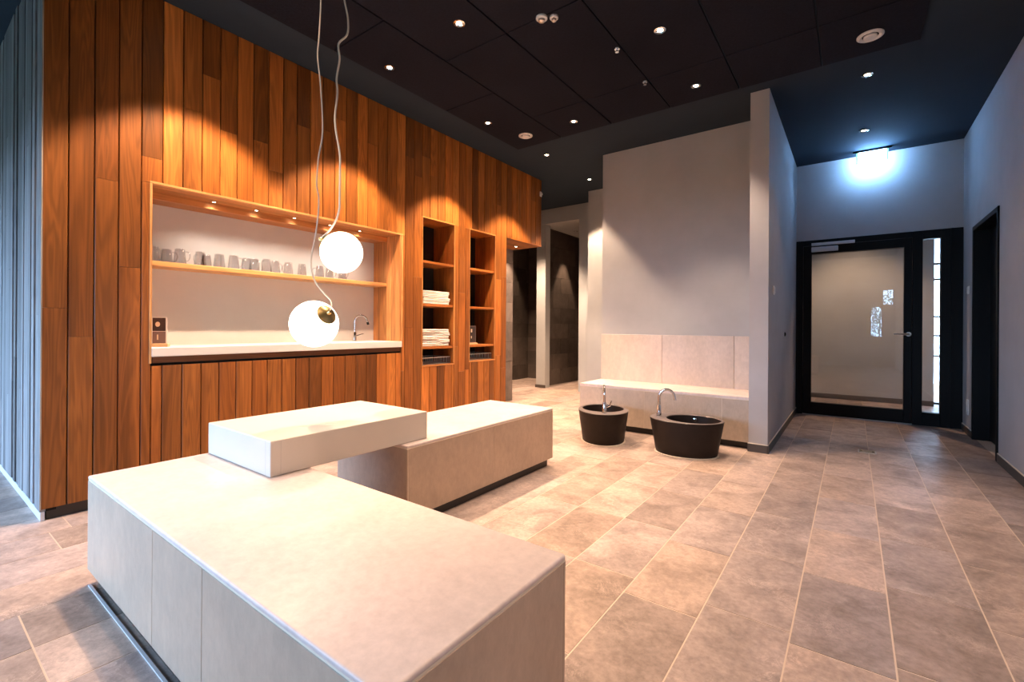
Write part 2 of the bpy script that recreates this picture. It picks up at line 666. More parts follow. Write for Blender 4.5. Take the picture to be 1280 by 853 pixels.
# weathered end face of the timber block, lit by the windows
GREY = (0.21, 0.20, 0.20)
for i in range(46):
    x1 = WX - 0.004 - PITCH * 0.62 * i
    x0 = x1 - PITCH * 0.62
    if x0 < -7.3:
        break
    cuts = [0.055] + ([RW.uniform(0.5, 2.6)] if RW.random() < 0.7 else []) + [CEIL - 0.002]
    dpt = RW.choice((0.0, 0.0, 0.004, 0.008))
    for c0, c1 in zip(cuts, cuts[1:]):
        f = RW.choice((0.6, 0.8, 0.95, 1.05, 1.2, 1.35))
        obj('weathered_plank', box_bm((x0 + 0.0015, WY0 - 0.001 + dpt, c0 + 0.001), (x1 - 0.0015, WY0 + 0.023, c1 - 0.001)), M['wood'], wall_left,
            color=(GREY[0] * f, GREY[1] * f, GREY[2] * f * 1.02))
obj('corner_strip', box_bm((WX - 0.004, WY0 - 0.002, 0.07), (WX + 0.001, WY0 + 0.004, CEIL - 0.002)), M['wood'], wall_left, color=(0.5, 0.42, 0.34))
struct('baseboard_left', box_bm((-9.0, WY0 + 0.004, 0.0), (WX - 0.02, WY0 + 0.022, 0.050)), M['alu'])

# soffit boards of the corner recess, and its stone jamb
for i in range(5):
    xa = WX - 0.105 * i
    obj('soffit_board', box_bm((xa - 0.103, OY0, OZ), (xa - 0.001, WY1, OZ + 0.018)), M['wood_y'], wall_left, color=plank_color(RW.choice((0.8, 1.0, 1.1))))


def tile_wall(name, parent, plane, fixed, a0, a1, z0, z1, tw=0.60, th=0.30, normal=1, col=(0.085, 0.066, 0.055), seed=1, t=0.012):
    """individual wall tiles in half bond on a plane x=fixed or y=fixed"""
    rr = random.Random(seed)
    z, row = z0, 0
    while z < z1 - 0.02:
        ze = min(z + th, z1)
        a = a0 - (tw / 2 if row % 2 else 0)
        while a < a1 - 0.02:
            s, e = max(a, a0), min(a + tw, a1)
            if e - s > 0.02:
                g = 0.0015
                d = sorted((fixed, fixed + t * normal + rr.uniform(-0.0008, 0.0008)))
                if plane == 'x':
                    lo, hi = (d[0], s + g, z + g), (d[1], e - g, ze - g)
                else:
                    lo, hi = (s + g, d[0], z + g), (e - g, d[1], ze - g)
                f = rr.uniform(0.72, 1.35)
                obj(name, box_bm(lo, hi), M['dark_tile'], parent, color=(col[0] * f, col[1] * f, col[2] * f))
            a += tw
        z, row = ze, row + 1


tile_wall('wall_tile', wall_left, 'x', -4.235, OY0, 5.745, 0.0, OZ, seed=3, col=(0.17, 0.14, 0.125))

# ------------------------------------------------------------------ serving niche
ND = 0.43
bm = new_bm()
niche = tag(obj('back_panel', box_bm((WX - ND - 0.02, NY0 - 0.01, NZ0 - 0.02), (WX - ND, NY1 + 0.01, NZ1)), M['niche_back']), None)
sn = thing('serving_niche', 'wide serving niche with grey back panel and oiled timber lining in plank wall', 'niche', (WX, NY0, NZ0))


def into(o, parent):
    """parent keeping the world placement of geometry written in world coordinates"""
    o.parent = parent
    o.matrix_parent_inverse = Matrix.Translation(-Vector(parent.location))
    return o


into(niche, sn)
niche['label'] = 'plain light grey back panel of the serving niche'
LIN = (0.56, 0.235, 0.075)
into(obj('left_lining', box_bm((WX - ND, NY0 - 0.018, 0.9745), (WX - 0.001, NY0 + 0.004, NZ1)), M['wood'], color=LIN), sn)
# right reveal made of upright boards
xs = [WX, WX - 0.075, WX - 0.14, WX - 0.21, WX - 0.285, WX - 0.36, WX - ND]
for i, (xa, xb) in enumerate(zip(xs, xs[1:])):
    f = (1.0, 1.12, 1.45, 0.95, 0.88, 1.0)[i]
    into(obj('lining_board', box_bm((xb + 0.001, NY1 - 0.022 + (0.0 if i < 3 else 0.002), 0.9745), (xa - 0.001, NY1 + 0.01, NZ1)), M['wood'], color=tuple(c * f for c in LIN)), sn)
into(obj('soffit_board', box_bm((WX - 0.105, NY0, NZ1 - 0.002), (WX - 0.002, NY1, NZ1 + 0.014)), M['wood_y'], color=LIN), sn)
into(obj('soffit_board', box_bm((WX - 0.21, NY0, NZ1 - 0.002), (WX - 0.107, NY1, NZ1 + 0.014)), M['wood_y'], color=tuple(c * 0.85 for c in LIN)), sn)
into(obj('fascia', box_bm((WX - 0.235, NY0, NZ1 - 0.052), (WX - 0.21, NY1 - 0.02, NZ1 + 0.01)), M['wood_y'], color=tuple(c * 1.05 for c in LIN)), sn)
into(obj('rear_soffit', box_bm((WX - ND, NY0, NZ1 - 0.045), (WX - 0.235, NY1 - 0.02, NZ1 + 0.01)), M['wood_y'], color=tuple(c * 0.8 for c in LIN)), sn)
for nm, lo, hi, mt in (('edge_trim', (WX - 0.03, NY0 - 0.012, NZ1 - 0.004), (WX + 0.006, NY1 + 0.012, NZ1 + 0.012), 'wood_y'),
                       ('edge_trim', (WX - 0.03, NY0 - 0.012, NZ0 - 0.03), (WX + 0.006, NY0 + 0.002, NZ1 - 0.004), 'wood'),
                       ('edge_trim', (WX - 0.03, NY1 - 0.004, NZ0 + 0.076), (WX + 0.006, NY1 + 0.012, NZ1 - 0.004), 'wood')):
    into(obj(nm, box_bm(lo, hi, 0.002, 1), M[mt], color=(0.66, 0.33, 0.12)), sn)

# shelf and worktop
sh = obj('wall_shelf', box_bm((-4.128, NY0 + 0.004, 1.537), (-3.910, NY1 - 0.022, 1.572), 0.003, 1), M['wood_y'], color=(0.66, 0.34, 0.13))
tag(sh, 'long pale timber shelf holding glass mugs inside the serving niche', 'shelf')
wt = obj('worktop', box_bm((-4.129, NY0 + 0.001, 0.914), (WX + 0.012, NY1 - 0.001, 0.974), 0.004, 2), M['white'])
tag(wt, 'long white worktop slab at the bottom of the serving niche', 'worktop')
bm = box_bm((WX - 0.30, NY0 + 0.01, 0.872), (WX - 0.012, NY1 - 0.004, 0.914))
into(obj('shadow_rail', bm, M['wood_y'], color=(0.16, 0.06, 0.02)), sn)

# niche spots
for i, y in enumerate((1.464, 1.771, 2.085, 2.418, 2.738)):
    x = WX - 0.165
    n = ('first', 'second', 'third', 'fourth', 'fifth')[i]
    t = thing('niche_spotlight', n + ' small chrome spotlight from the left in the niche soffit', 'spotlight', (x, y, NZ1 - 0.002), 0, 'spotlights in the niche soffit')
    obj('trim_ring', lathe_bm([(0.012, 0.0), (0.022, 0.0), (0.023, -0.004), (0.014, -0.006), (0.012, 0.0)], 16), M['chrome'], t, True)
    obj('lamp', lathe_bm([(0, -0.003), (0.0125, -0.003), (0.0125, 0.0), (0, 0.0)], 12), M['lamp'], t)
    d = bpy.data.lights.new('niche_spot_light', 'SPOT')
    d.energy, d.color, d.spot_size, d.spot_blend, d.shadow_soft_size = SPOT_W, (1.0, 0.84, 0.70), rad(130), 0.8, 0.05
    lo = bpy.data.objects.new('niche_spot_light', d)
    COL.objects.link(lo)
    lo.parent = t
    lo.location = (0, 0, -0.012)

# ------------------------------------------------------------------ two tall shelf niches
TD = 0.34
for q, (a, b, z0, z1) in enumerate(TALL):
    side = ('with folded white towels on its shelves', 'beside the corner recess holding a small framed card')[q]
    t = thing('shelf_niche', 'tall narrow open timber shelf niche ' + side, 'shelving', (WX, a, z0), 0, 'tall shelf niches in the timber wall')
    P = lambda o: into(o, t)
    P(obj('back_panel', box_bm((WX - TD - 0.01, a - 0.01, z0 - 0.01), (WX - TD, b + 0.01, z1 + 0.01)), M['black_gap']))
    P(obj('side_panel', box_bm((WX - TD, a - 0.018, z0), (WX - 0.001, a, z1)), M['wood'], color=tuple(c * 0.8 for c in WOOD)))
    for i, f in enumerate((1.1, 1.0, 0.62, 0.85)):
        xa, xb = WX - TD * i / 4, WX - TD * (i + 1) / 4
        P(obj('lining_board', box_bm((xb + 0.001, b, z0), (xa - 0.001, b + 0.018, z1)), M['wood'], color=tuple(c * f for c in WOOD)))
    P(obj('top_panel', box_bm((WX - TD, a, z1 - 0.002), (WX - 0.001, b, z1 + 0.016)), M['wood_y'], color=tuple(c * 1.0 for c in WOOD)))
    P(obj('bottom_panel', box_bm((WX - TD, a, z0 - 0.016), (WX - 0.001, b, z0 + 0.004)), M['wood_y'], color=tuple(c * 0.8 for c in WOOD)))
    for zz in (1.838, 1.371, 0.905):
        P(obj('shelf', box_bm((WX - TD, a + 0.001, zz - 0.026), (WX - 0.012, b - 0.001, zz), 0.002, 1), M['wood_y'], color=tuple(c * 1.15 for c in WOOD)))
    for lo, hi, mt in (((WX - 0.01, a - 0.008, z1 - 0.004), (WX + 0.004, b + 0.008, z1 + 0.008), 'wood_y'), ((WX - 0.01, a - 0.008, z0), (WX + 0.004, a + 0.001, z1), 'wood'),
                       ((WX - 0.01, b - 0.001, z0), (WX + 0.004, b + 0.008, z1), 'wood'), ((WX - 0.01, a - 0.008, z0 - 0.01), (WX + 0.004, b + 0.008, z0 + 0.003), 'wood_y')):
        P(obj('edge_trim', box_bm(lo, hi), M[mt], color=(0.62, 0.27, 0.08)))
    # wire basket in the bottom compartment
    wb_ = thing('wire_basket', 'low chrome wire basket at the bottom of ' + ('the towel niche' if q == 0 else 'the niche nearest the corner recess'), 'basket',
                (WX - 0.18, (a + b) / 2, z0 + 0.006), 0, 'wire baskets in the shelf niches')
    hx, hy, hh = 0.145, 0.215, 0.075
    for nm, zz, rr_ in (('top_rim', hh, 0.004), ('bottom_rim', 0.004, 0.003)):
        bm = new_bm()
        for (p, s) in (((-hx, -hy), (hx, -hy)), ((hx, -hy), (hx, hy)), ((hx, hy), (-hx, hy)), ((-hx, hy), (-hx, -hy))):
            add_tube(bm, [(p[0], p[1], zz), (s[0], s[1], zz)], rr_, 6)
        obj(nm, bm, M['steel'], wb_)
    bm = new_bm()
    for i in range(17):
        y = -hy + 2 * hy * i / 16
        add_tube(bm, [(hx, y, hh), (hx, y, 0.004), (-hx, y, 0.004), (-hx, y, hh)], 0.0018, 5)
    for i in range(1, 6):
        x = -hx + 2 * hx * i / 6
        add_tube(bm, [(x, -hy, hh), (x, -hy, 0.004), (x, hy, 0.004), (x, hy, hh)], 0.0018, 5)
    tag(obj('wire', bm, M['steel'], wb_), kind='stuff')


# towels
def towel_mesh(wy, wx, h, seed):
    """a folded towel: rounded fold towards the room, layers of cloth seen at the end"""
    rr = random.Random(seed)
    bm = new_bm()
    n = 10
    layers = 2
    for q in range(layers):
        zc = h * (q + 0.5) / layers
        hr = h / layers * 0.49
        prof = []
        for i in range(9):
            a = -math.pi / 2 + math.pi * i / 8
            prof.append((wx / 2 - hr + hr * math.cos(a) * 1.0, zc + hr * math.sin(a)))
        prof += [(-wx / 2, zc + hr), (-wx / 2, zc - hr)]
        rings = []
        for j in range(n + 1):
            y = -wy / 2 + wy * j / n
            dx = rr.uniform(-0.004, 0.004)
            dz = rr.uniform(-0.0004, 0.0004)
            sq = 0.92 if j in (0, n) else 1.0
            rings.append([bm.verts.new((x + dx, y, zc + (z - zc) * sq + dz)) for x, z in prof])
        m = len(prof)
        for r0, r1 in zip(rings, rings[1:]):
            for i in range(m):
                bm.faces.new((r0[i], r0[(i + 1) % m], r1[(i + 1) % m], r1[i]))
        bm.faces.new(rings[0][::-1])
        bm.faces.new(rings[-1])
    return bm


ORD = ['bottom', 'second', 'third', 'fourth', 'topmost']
for st, (zb, cnt, hh, nm) in enumerate(((1.371, 4, 0.036, 'upper'), (0.905, 5, 0.037, 'lower'))):
    for i in range(cnt):
        o = obj('towel', towel_mesh(0.405, 0.25, hh, st * 10 + i), M['towel'], None, True)
        o.location = (WX - 0.155 + random.uniform(-0.006, 0.006), 3.645 + (0.012 if i % 2 else -0.008) - 0.004 * i * (1 - st), zb + 0.002 + i * (hh + 0.001))
        o.rotation_euler = (0, 0, random.uniform(-0.03, 0.03))
        w_ = 'topmost' if i == cnt - 1 else ORD[i]
        where = {'bottom': 'bottom of', 'second': 'second from the bottom in', 'third': 'third from the bottom in', 'fourth': 'fourth from the bottom in', 'topmost': 'topmost of'}[w_]
        tag(o, 'folded white towel, %s the %s towel stack' % (where, nm), 'towel', 'folded towels in the shelf niche')

# ------------------------------------------------------------------ glass mugs on the shelf
mug0 = thing('glass_mug', 'glass', 'mug', (0, 0, 0))
mp = [(0.0, 0.006), (0.024, 0.006), (0.0275, 0.010), (0.0385, 0.104), (0.0395, 0.108), (0.0410, 0.106), (0.0400, 0.100), (0.0305, 0.006), (0.028, 0.001), (0.0, 0.001)]
mp_inv = [(r, 0.109 - z) for r, z in mp]
obj('cup', lathe_bm(mp_inv, 20), M['mug'], mug0, True)
obj('handle', tube_bm(smooth_path([(0.032, 0, 0.088), (0.056, 0, 0.084), (0.064, 0, 0.056), (0.054, 0, 0.026), (0.040, 0, 0.020)], 4), 0.0042, 6), M['mug'], mug0, True)
ords = ['first', 'second', 'third', 'fourth', 'fifth', 'sixth', 'seventh', 'eighth', 'ninth', 'tenth', 'eleventh', 'twelfth', 'thirteenth', 'fourteenth', 'fifteenth', 'sixteenth']
mugs = [(1.125, -3.985, 1), (1.225, -4.055, 1), (1.275, -3.955, 1.0), (1.415, -3.98, 1), (1.485, -4.06, 0.95), (1.575, -4.055, 1.08), (1.640, -3.955, 1), (1.765, -4.02, 0.98),
        (1.845, -4.06, 1.05), (1.895, -3.955, 1), (1.985, -3.99, 1), (2.105, -4.0, 1), (2.230, -4.0, 1), (2.395, -3.99, 1.0), (2.500, -4.0, 0.98), (2.640, -4.0, 1)]
for i, (y, x, s) in enumerate(mugs):
    t = mug0 if i == 0 else copy_tree(mug0)
    t.location = (x, y, 1.5722)
    t.scale = (s, s, s)
    t.rotation_euler = (0, 0, rad((20, 70, 55, 200, 320, 350, 62, 190, 10, 300, 100, 200, 160, 230, 75, 20)[i]))
    tag(t, 'upturned clear glass mug, %s from the left on the niche shelf' % ords[i], 'mug', 'glass mugs on the niche shelf')

# ------------------------------------------------------------------ faucet and menu card on the worktop
f = thing('kitchen_faucet', 'slim chrome gooseneck faucet with side lever on the white worktop', 'faucet', (-3.99, 2.775, 0.974), rad(58))
obj('body', lathe_bm([(0, 0), (0.024, 0), (0.024, 0.006), (0.017, 0.010), (0.017, 0.085), (0.013, 0.090), (0, 0.090)], 16), M['chrome'], f, True)
arc = [(0, 0, 0.085), (0, 0, 0.19)] + [(0.058 - 0.058 * math.cos(a), 0, 0.20 + 0.058 * math.sin(a)) for a in [math.pi * i / 8 for i in range(0, 8)]] + [(0.124, 0, 0.185)]
obj('spout', tube_bm(arc, 0.0095, 10), M['chrome'], f, True)
obj('aerator', tube_bm([(0.122, 0, 0.192), (0.128, 0, 0.165)], 0.012, 10), M['black_metal'], f, True)
obj('lever', tube_bm([(0.012, 0.0, 0.050), (0.055, 0.012, 0.066), (0.085, 0.016, 0.074)], [0.009, 0.006, 0.005], 8), M['chrome'], f, True)

mc = thing('menu_card', 'small dark table card with pale cup picture standing on worktop in wooden foot', 'card', (-3.86, 1.128, 0.974), rad(-35))
obj('foot', box_bm((-0.022, -0.055, 0), (0.022, 0.055, 0.022), 0.003, 1), M['pale_wood'], mc)
obj('card', box_bm((-0.003, -0.044, 0.018), (0.003, 0.044, 0.205)), M['plastic'], mc)
obj('upper_print', box_bm((0.003, -0.040, 0.108), (0.0036, 0.036, 0.200)), M['card_dark'], mc)
obj('lower_print', box_bm((0.003, -0.040, 0.024), (0.0036, 0.036, 0.104)), M['card_grey'], mc)
obj('cup_picture', lathe_bm([(0, 0.0037), (0.014, 0.0037), (0.014, 0.0045), (0, 0.0045)], 14, Matrix.Translation((0, -0.010, 0.155)) @ Matrix.Rotation(rad(90), 4, 'Y'), sx=1.25), M['print_pale'], mc)
obj('text_line', box_bm((0.003, -0.014, 0.048), (0.0042, -0.006, 0.084)), M['print_pale'], mc)

fc = thing('framed_card', 'small dark framed card on a pale stand in the niche nearest the corner recess', 'card', (WX - 0.085, 4.285, 0.9065), rad(0))
obj('stand', box_bm((-0.03, -0.075, 0), (0.035, 0.085, 0.022), 0.003, 1), M['pale_wood'], fc)
obj('frame', box_bm((-0.008, -0.078, 0.022), (0.004, 0.088, 0.230), 0.002, 1), M['card_grey'], fc)
obj('card_face', box_bm((0.0035, -0.070, 0.030), (0.005, 0.080, 0.222)), M['card_dark'], fc)
obj('picture_spot', box_bm((0.005, -0.008, 0.150), (0.0056, 0.014, 0.190)), M['print_pale'], fc)
obj('picture_spot', box_bm((0.005, -0.006, 0.075), (0.0056, 0.008, 0.105)), M['print_pale'], fc)

# ------------------------------------------------------------------ stone benches on the floor
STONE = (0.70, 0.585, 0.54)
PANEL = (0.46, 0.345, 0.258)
BZ = 0.469


def stone_bench(name, label, x0, x1, y0, y1, front, right, left, back, tops):
    """front/back: panel joints along x on the y0/y1 faces; right/left: along y on the x1/x0 faces"""
    t = thing(name, label, 'bench', (x0, y0, 0))
    P = lambda o: into(o, t)
    top, e = 0.017, 0.012
    P(obj('core', box_bm((x0 + 0.0018, y0 + 0.0018, 0.066), (x1 - 0.0018, y1 - 0.0018, BZ - 0.008)), M['grout_bench']))
    for a, b in zip(tops, tops[1:]):
        if x1 - x0 > y1 - y0:
            lo, hi = (a + 0.0006, y0, BZ - top), (b - 0.0006, y1, BZ)
        else:
            lo, hi = (x0, a + 0.0006, BZ - top), (x1, b - 0.0006, BZ)
        P(obj('top_slab', box_bm(lo, hi, 0.006, 3), M['bench_stone'], color=vary(STONE, 0.02), smooth=True))
    zt, zb = BZ - top - 0.0035, 0.064
    for js, yf, yb in ((front, y0, y0 + e), (back, y1 - e, y1)):
        for a, b in zip(js, js[1:]):
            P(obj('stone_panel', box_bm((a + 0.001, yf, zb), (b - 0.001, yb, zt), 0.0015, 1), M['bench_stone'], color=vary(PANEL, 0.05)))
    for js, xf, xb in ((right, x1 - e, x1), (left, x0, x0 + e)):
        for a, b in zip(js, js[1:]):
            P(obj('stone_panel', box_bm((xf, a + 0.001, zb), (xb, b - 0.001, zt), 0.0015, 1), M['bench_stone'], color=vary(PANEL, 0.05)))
    P(obj('plinth', box_bm((x0 + 0.045, y0 + 0.030, 0), (x1 - 0.035, y1 - 0.03, 0.066)), M['dark_bronze']))
    return t, P


t, P = stone_bench('stone_bench', 'large low beige stone bench nearest the camera with cream slab across its corner', -2.667, -0.665, 0.525, 1.172,
                   [-2.667, -1.853, -1.452, -0.665], [0.537, 1.160], [0.537, 1.160], [-2.667, -1.66, -0.665], [-2.667, -0.665])
P(obj('edge_strip', box_bm((-2.640, 0.522, 0.0), (-0.69, 0.531, 0.006)), M['alu']))
t, P = stone_bench('stone_bench', 'long beige stone bench further from the camera, between timber wall and foot basins', -2.618, -1.960, 1.700, 3.228,
                   [-2.618, -1.960], [1.712, 2.454, 3.216], [1.712, 2.454, 3.216], [-2.618, -1.960], [1.700, 3.228])

sl = thing('cream_slab', 'thick smooth cream slab bridging the two stone benches', 'slab', (-2.655, 0.985, BZ))
o = box_bm((-2.655, 0.985, BZ + 0.0012), (-2.012, 1.895, 0.626), 0.004, 2)
into(obj('slab_body', o, M['block']), sl)
for lo, hi in (((-2.0555, 0.9847, BZ + 0.003), (-2.0545, 0.986, 0.622)), ((-2.0125, 1.03, BZ + 0.003), (-2.0117, 1.031, 0.622))):
    into(obj('mitre_joint', box_bm(lo, hi), M['mitre']), sl)

# ------------------------------------------------------------------ walls on the right half
wb_mesh = box_bm((-2.53, BW_Y, 0), (-0.76, 5.70, CEIL))
wall_bench = struct('wall_bench', wb_mesh, M['wall'])
wall_fin = struct('wall_fin', box_bm((-0.766, 4.705, 0), (-0.612, FAR_Y, CEIL)), M['wall_corridor'])
wall_pier = struct('wall_pier', box_bm((-3.385, 6.61, 0), (-0.70, 7.2, CEIL)), M['wall'])
# corridor end wall: lintel over the glazed door
wall_far = struct('wall_far', box_bm((-0.70, FAR_Y, 2.285), (RX + 0.3, FAR_Y + 0.2, CEIL)), M['wall_corridor'])
# right wall with a door recess
bm = new_bm()
DY0, DY1, DZ = 5.62, 6.665, 2.185
add_box(bm, (RX, BACK_Y, 0), (RX + 0.3, DY0, CEIL))
add_box(bm, (RX, DY1, 0), (RX + 0.3, FAR_Y + 0.2, CEIL))
add_box(bm, (RX, DY0, DZ), (RX + 0.3, DY1, CEIL))
add_box(bm, (RX + 0.25, DY0, 0), (RX + 0.3, DY1, DZ))
wall_right = struct('wall_right', bm, M['wall_corridor'])

# passage at the far left: header, jambs, dark tiled walls
bm = new_bm()
add_box(bm, (-9.0, 7.2, 3.02), (-3.0, 7.24, CEIL))
add_box(bm, (-3.862, 7.2, 0), (-3.0, 7.6, 3.02))
add_box(bm, (-3.862, 7.6, 0), (-3.70, 10.4, 3.06))
add_box(bm, (-4.77, 7.24, 0.0), (-4.575, 7.40, 3.03))
wall_passage = struct('wall_passage', bm, M['wall'])
soffit = struct('trim_1', box_bm((-4.80, 7.235, 3.025), (-3.70, 10.4, 3.10)), M['wall'])
bm = new_bm()
add_box(bm, (-4.80, 7.40, 0), (-4.712, 10.4, 3.04))
add_box(bm, (-4.80, 10.0, 0), (-3.70, 10.2, 3.04))
wall_shower = struct('wall_shower', bm, M['grout_dark'])
tile_wall('wall_tile', wall_shower, 'x', -4.712, 7.41, 10.0, 0.0, 3.04, seed=11, tw=0.6, th=0.3)
tile_wall('wall_tile', wall_shower, 'y', 10.0, -4.70, -3.86, 0.0, 3.04, normal=-1, seed=12)
bm = new_bm()
add_box(bm, (-6.0, 5.735, 0), (-5.812, 8.6, CEIL))
add_box(bm, (-6.0, 8.482, 0), (-4.80, 8.6, CEIL))
wall_recess = struct('wall_recess', bm, M['grout_dark'])
tile_wall('wall_tile', wall_recess, 'x', -5.812, 6.3, 8.47, 0.0, 3.0, seed=13)
tile_wall('wall_tile', wall_recess, 'y', 8.482, -5.80, -4.81, 0.0, 3.0, normal=-1, seed=14)
struct('trim_2', box_bm((-4.785, 7.228, 0), (-4.565, 7.24, 0.055)), M['base_tile'])

# closing walls behind the camera, with the windows
WZ0, WZ1 = 0.10, 2.35
bm = new_bm()
for x0, x1, z0, z1 in ((-9.2, -8.5, 0, CEIL), (-8.5, -2.3, 0, WZ0), (-8.5, -2.3, WZ1, CEIL), (-2.3, 0.42, 0, CEIL), (0.42, 0.70, 0, 0.90), (0.42, 0.70, 1.80, CEIL), (0.70, 0.96, 0, 1.84), (0.70, 0.96, 2.30, CEIL), (0.96, 1.3, 0, CEIL)):
    add_box(bm, (x0, BACK_Y - 0.2, z0), (x1, BACK_Y, z1))
struct('wall_back', bm, M['wall'])
struct('wall_side', box_bm((-9.2, BACK_Y, 0), (-9.0, 13.0, CEIL)), M['wall'])
struct('wall_end', box_bm((-9.0, 12.8, 0), (-0.9, 13.0, CEIL)), M['wall'])


def window(name, x0, x1, z0, z1, nx, nz, t=0.05):
    w_ = tag(bpy.data.objects.new(name, None), kind='structure')
    COL.objects.link(w_)
    y0, y1 = BACK_Y - 0.12, BACK_Y - 0.06
    bm = new_bm()
    for a, b, c, d in ((x0, x1, z0, z0 + t), (x0, x1, z1 - t, z1), (x0, x0 + t, z0 + t, z1 - t), (x1 - t, x1, z0 + t, z1 - t)):
        add_box(bm, (a, y0, c), (b, y1, d))
    obj('window_frame', bm, M['black_metal'], w_)
    for i in range(1, nx):
        x = x0 + (x1 - x0) * i / nx
        obj('mullion', box_bm((x - 0.03, y0, z0 + t), (x + 0.03, y1, z1 - t)), M['black_metal'], w_)
    for j in range(1, nz):
        z = z0 + (z1 - z0) * j / nz
        obj('transom', box_bm((x0 + t, y0 + 0.005, z - 0.025), (x1 - t, y1 - 0.005, z + 0.025)), M['black_metal'], w_)
    for i in range(nx):
        a, b = x0 + (x1 - x0) * i / nx, x0 + (x1 - x0) * (i + 1) / nx
        obj('pane', box_bm((a + 0.03, BACK_Y - 0.093, z0 + 0.03), (b - 0.03, BACK_Y - 0.087, z1 - 0.03)), M['glass'], w_)


window('window_1', -8.5, -2.3, WZ0, WZ1, 4, 1)
window('window_2', 0.42, 0.70, 0.90, 1.80, 1, 1, 0.02)
window('window_4', 0.70, 0.96, 1.84, 2.30, 1, 1, 0.02)
# leafy shrub outside the two small windows, mirrored in the glazed door
sh_ = thing('garden_shrub', 'leafy green shrub outside the small windows, seen mirrored in the glazed door', 'shrub', (0.7, BACK_Y - 1.2, -0.2))
obj('stem', tube_bm([(0, 0, 0), (0.02, 0.01, 0.6), (-0.03, 0.0, 1.2), (0.0, 0.0, 1.9)], [0.03, 0.025, 0.02, 0.012], 7), M['dark_bronze'], sh_)
rl = random.Random(77)
bm = new_bm()
for _ in range(1500):
    c = Vector((rl.gauss(0, 0.36), rl.gauss(0, 0.2), 1.7 + rl.gauss(0, 0.55)))
    e = Euler((rl.uniform(0, 6.28), rl.uniform(0, 6.28), rl.uniform(0, 6.28))).to_matrix()
    q = rl.uniform(0.03, 0.055)
    vs = [bm.verts.new(c + e @ Vector(p) * q) for p in ((-1, 0, 0), (0, -0.5, 0.1), (1, 0, 0), (0, 0.5, 0.1))]
    bm.faces.new(vs)
tag(obj('foliage', bm, M['leafy'], sh_, color=(0.10, 0.22, 0.12)), kind='stuff')
struct('ground', box_bm((-40, -60, -0.5), (40, BACK_Y - 0.3, -0.2)), plain('garden_lawn', (0.07, 0.09, 0.06), 0.9))


# ------------------------------------------------------------------ baseboards
def baseboard(name, lo, hi):
    struct(name, box_bm(lo, hi), M['base_tile'])


bb = 0.072
b1 = new_bm()
add_box(b1, (-0.772, 4.694, 0.0), (-0.606, 4.705, bb))
add_box(b1, (-0.612, 4.694, 0.0), (-0.601, FAR_Y, bb))
struct('baseboard_fin', b1, M['base_tile'])
b1 = new_bm()
add_box(b1, (-0.772, 4.696, bb), (-0.608, 4.705, bb + 0.006))
add_box(b1, (-0.612, 4.70, bb), (-0.604, FAR_Y, bb + 0.006))
struct('trim_3', b1, M['grout_bench'])
b1 = new_bm()
add_box(b1, (RX - 0.011, BACK_Y, 0.0), (RX, DY0 - 0.002, bb))
add_box(b1, (RX - 0.011, DY1 + 0.002, 0.0), (RX, FAR_Y, bb))
struct('baseboard_right', b1, M['base_tile'])
b1 = new_bm()
add_box(b1, (RX - 0.008, BACK_Y, bb), (RX, DY0 - 0.002, bb + 0.006))
add_box(b1, (RX - 0.008, DY1 + 0.002, bb), (RX, FAR_Y, bb + 0.006))
struct('trim_4', b1, M['grout_bench'])

# ------------------------------------------------------------------ stone seat against the grey wall
t = thing('backrest_bench', 'wall-long beige stone seat with tall stone backrest behind the foot basins', 'bench', (-2.527, 4.75, 0))
P = lambda o: into(o, t)
SX0, SX1, SY, SZ = -2.527, -0.772, 4.75, 0.487
P(obj('core', box_bm((SX0 + 0.002, SY + 0.002, 0.07), (SX1, BW_Y - 0.002, SZ - 0.01)), M['grout_bench']))
P(obj('seat_slab', box_bm((SX0, SY, SZ - 0.03), (SX1, BW_Y - 0.024, SZ), 0.004, 2), M['bench_stone'], color=STONE))
for a, b in ((SX0, -1.768), (-1.768, -1.006), (-1.006, SX1)):
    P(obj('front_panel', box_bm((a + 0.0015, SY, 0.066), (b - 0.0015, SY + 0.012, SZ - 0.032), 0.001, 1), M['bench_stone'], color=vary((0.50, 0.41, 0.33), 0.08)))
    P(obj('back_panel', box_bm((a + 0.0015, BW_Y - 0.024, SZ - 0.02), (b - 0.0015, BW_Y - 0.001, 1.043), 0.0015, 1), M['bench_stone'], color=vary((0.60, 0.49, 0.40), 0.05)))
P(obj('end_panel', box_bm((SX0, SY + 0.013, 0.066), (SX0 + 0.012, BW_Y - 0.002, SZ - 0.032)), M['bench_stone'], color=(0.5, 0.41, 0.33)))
P(obj('plinth', box_bm((SX0 + 0.03, SY + 0.058, 0), (SX1, BW_Y - 0.004, 0.066)), M['dark_bronze']))


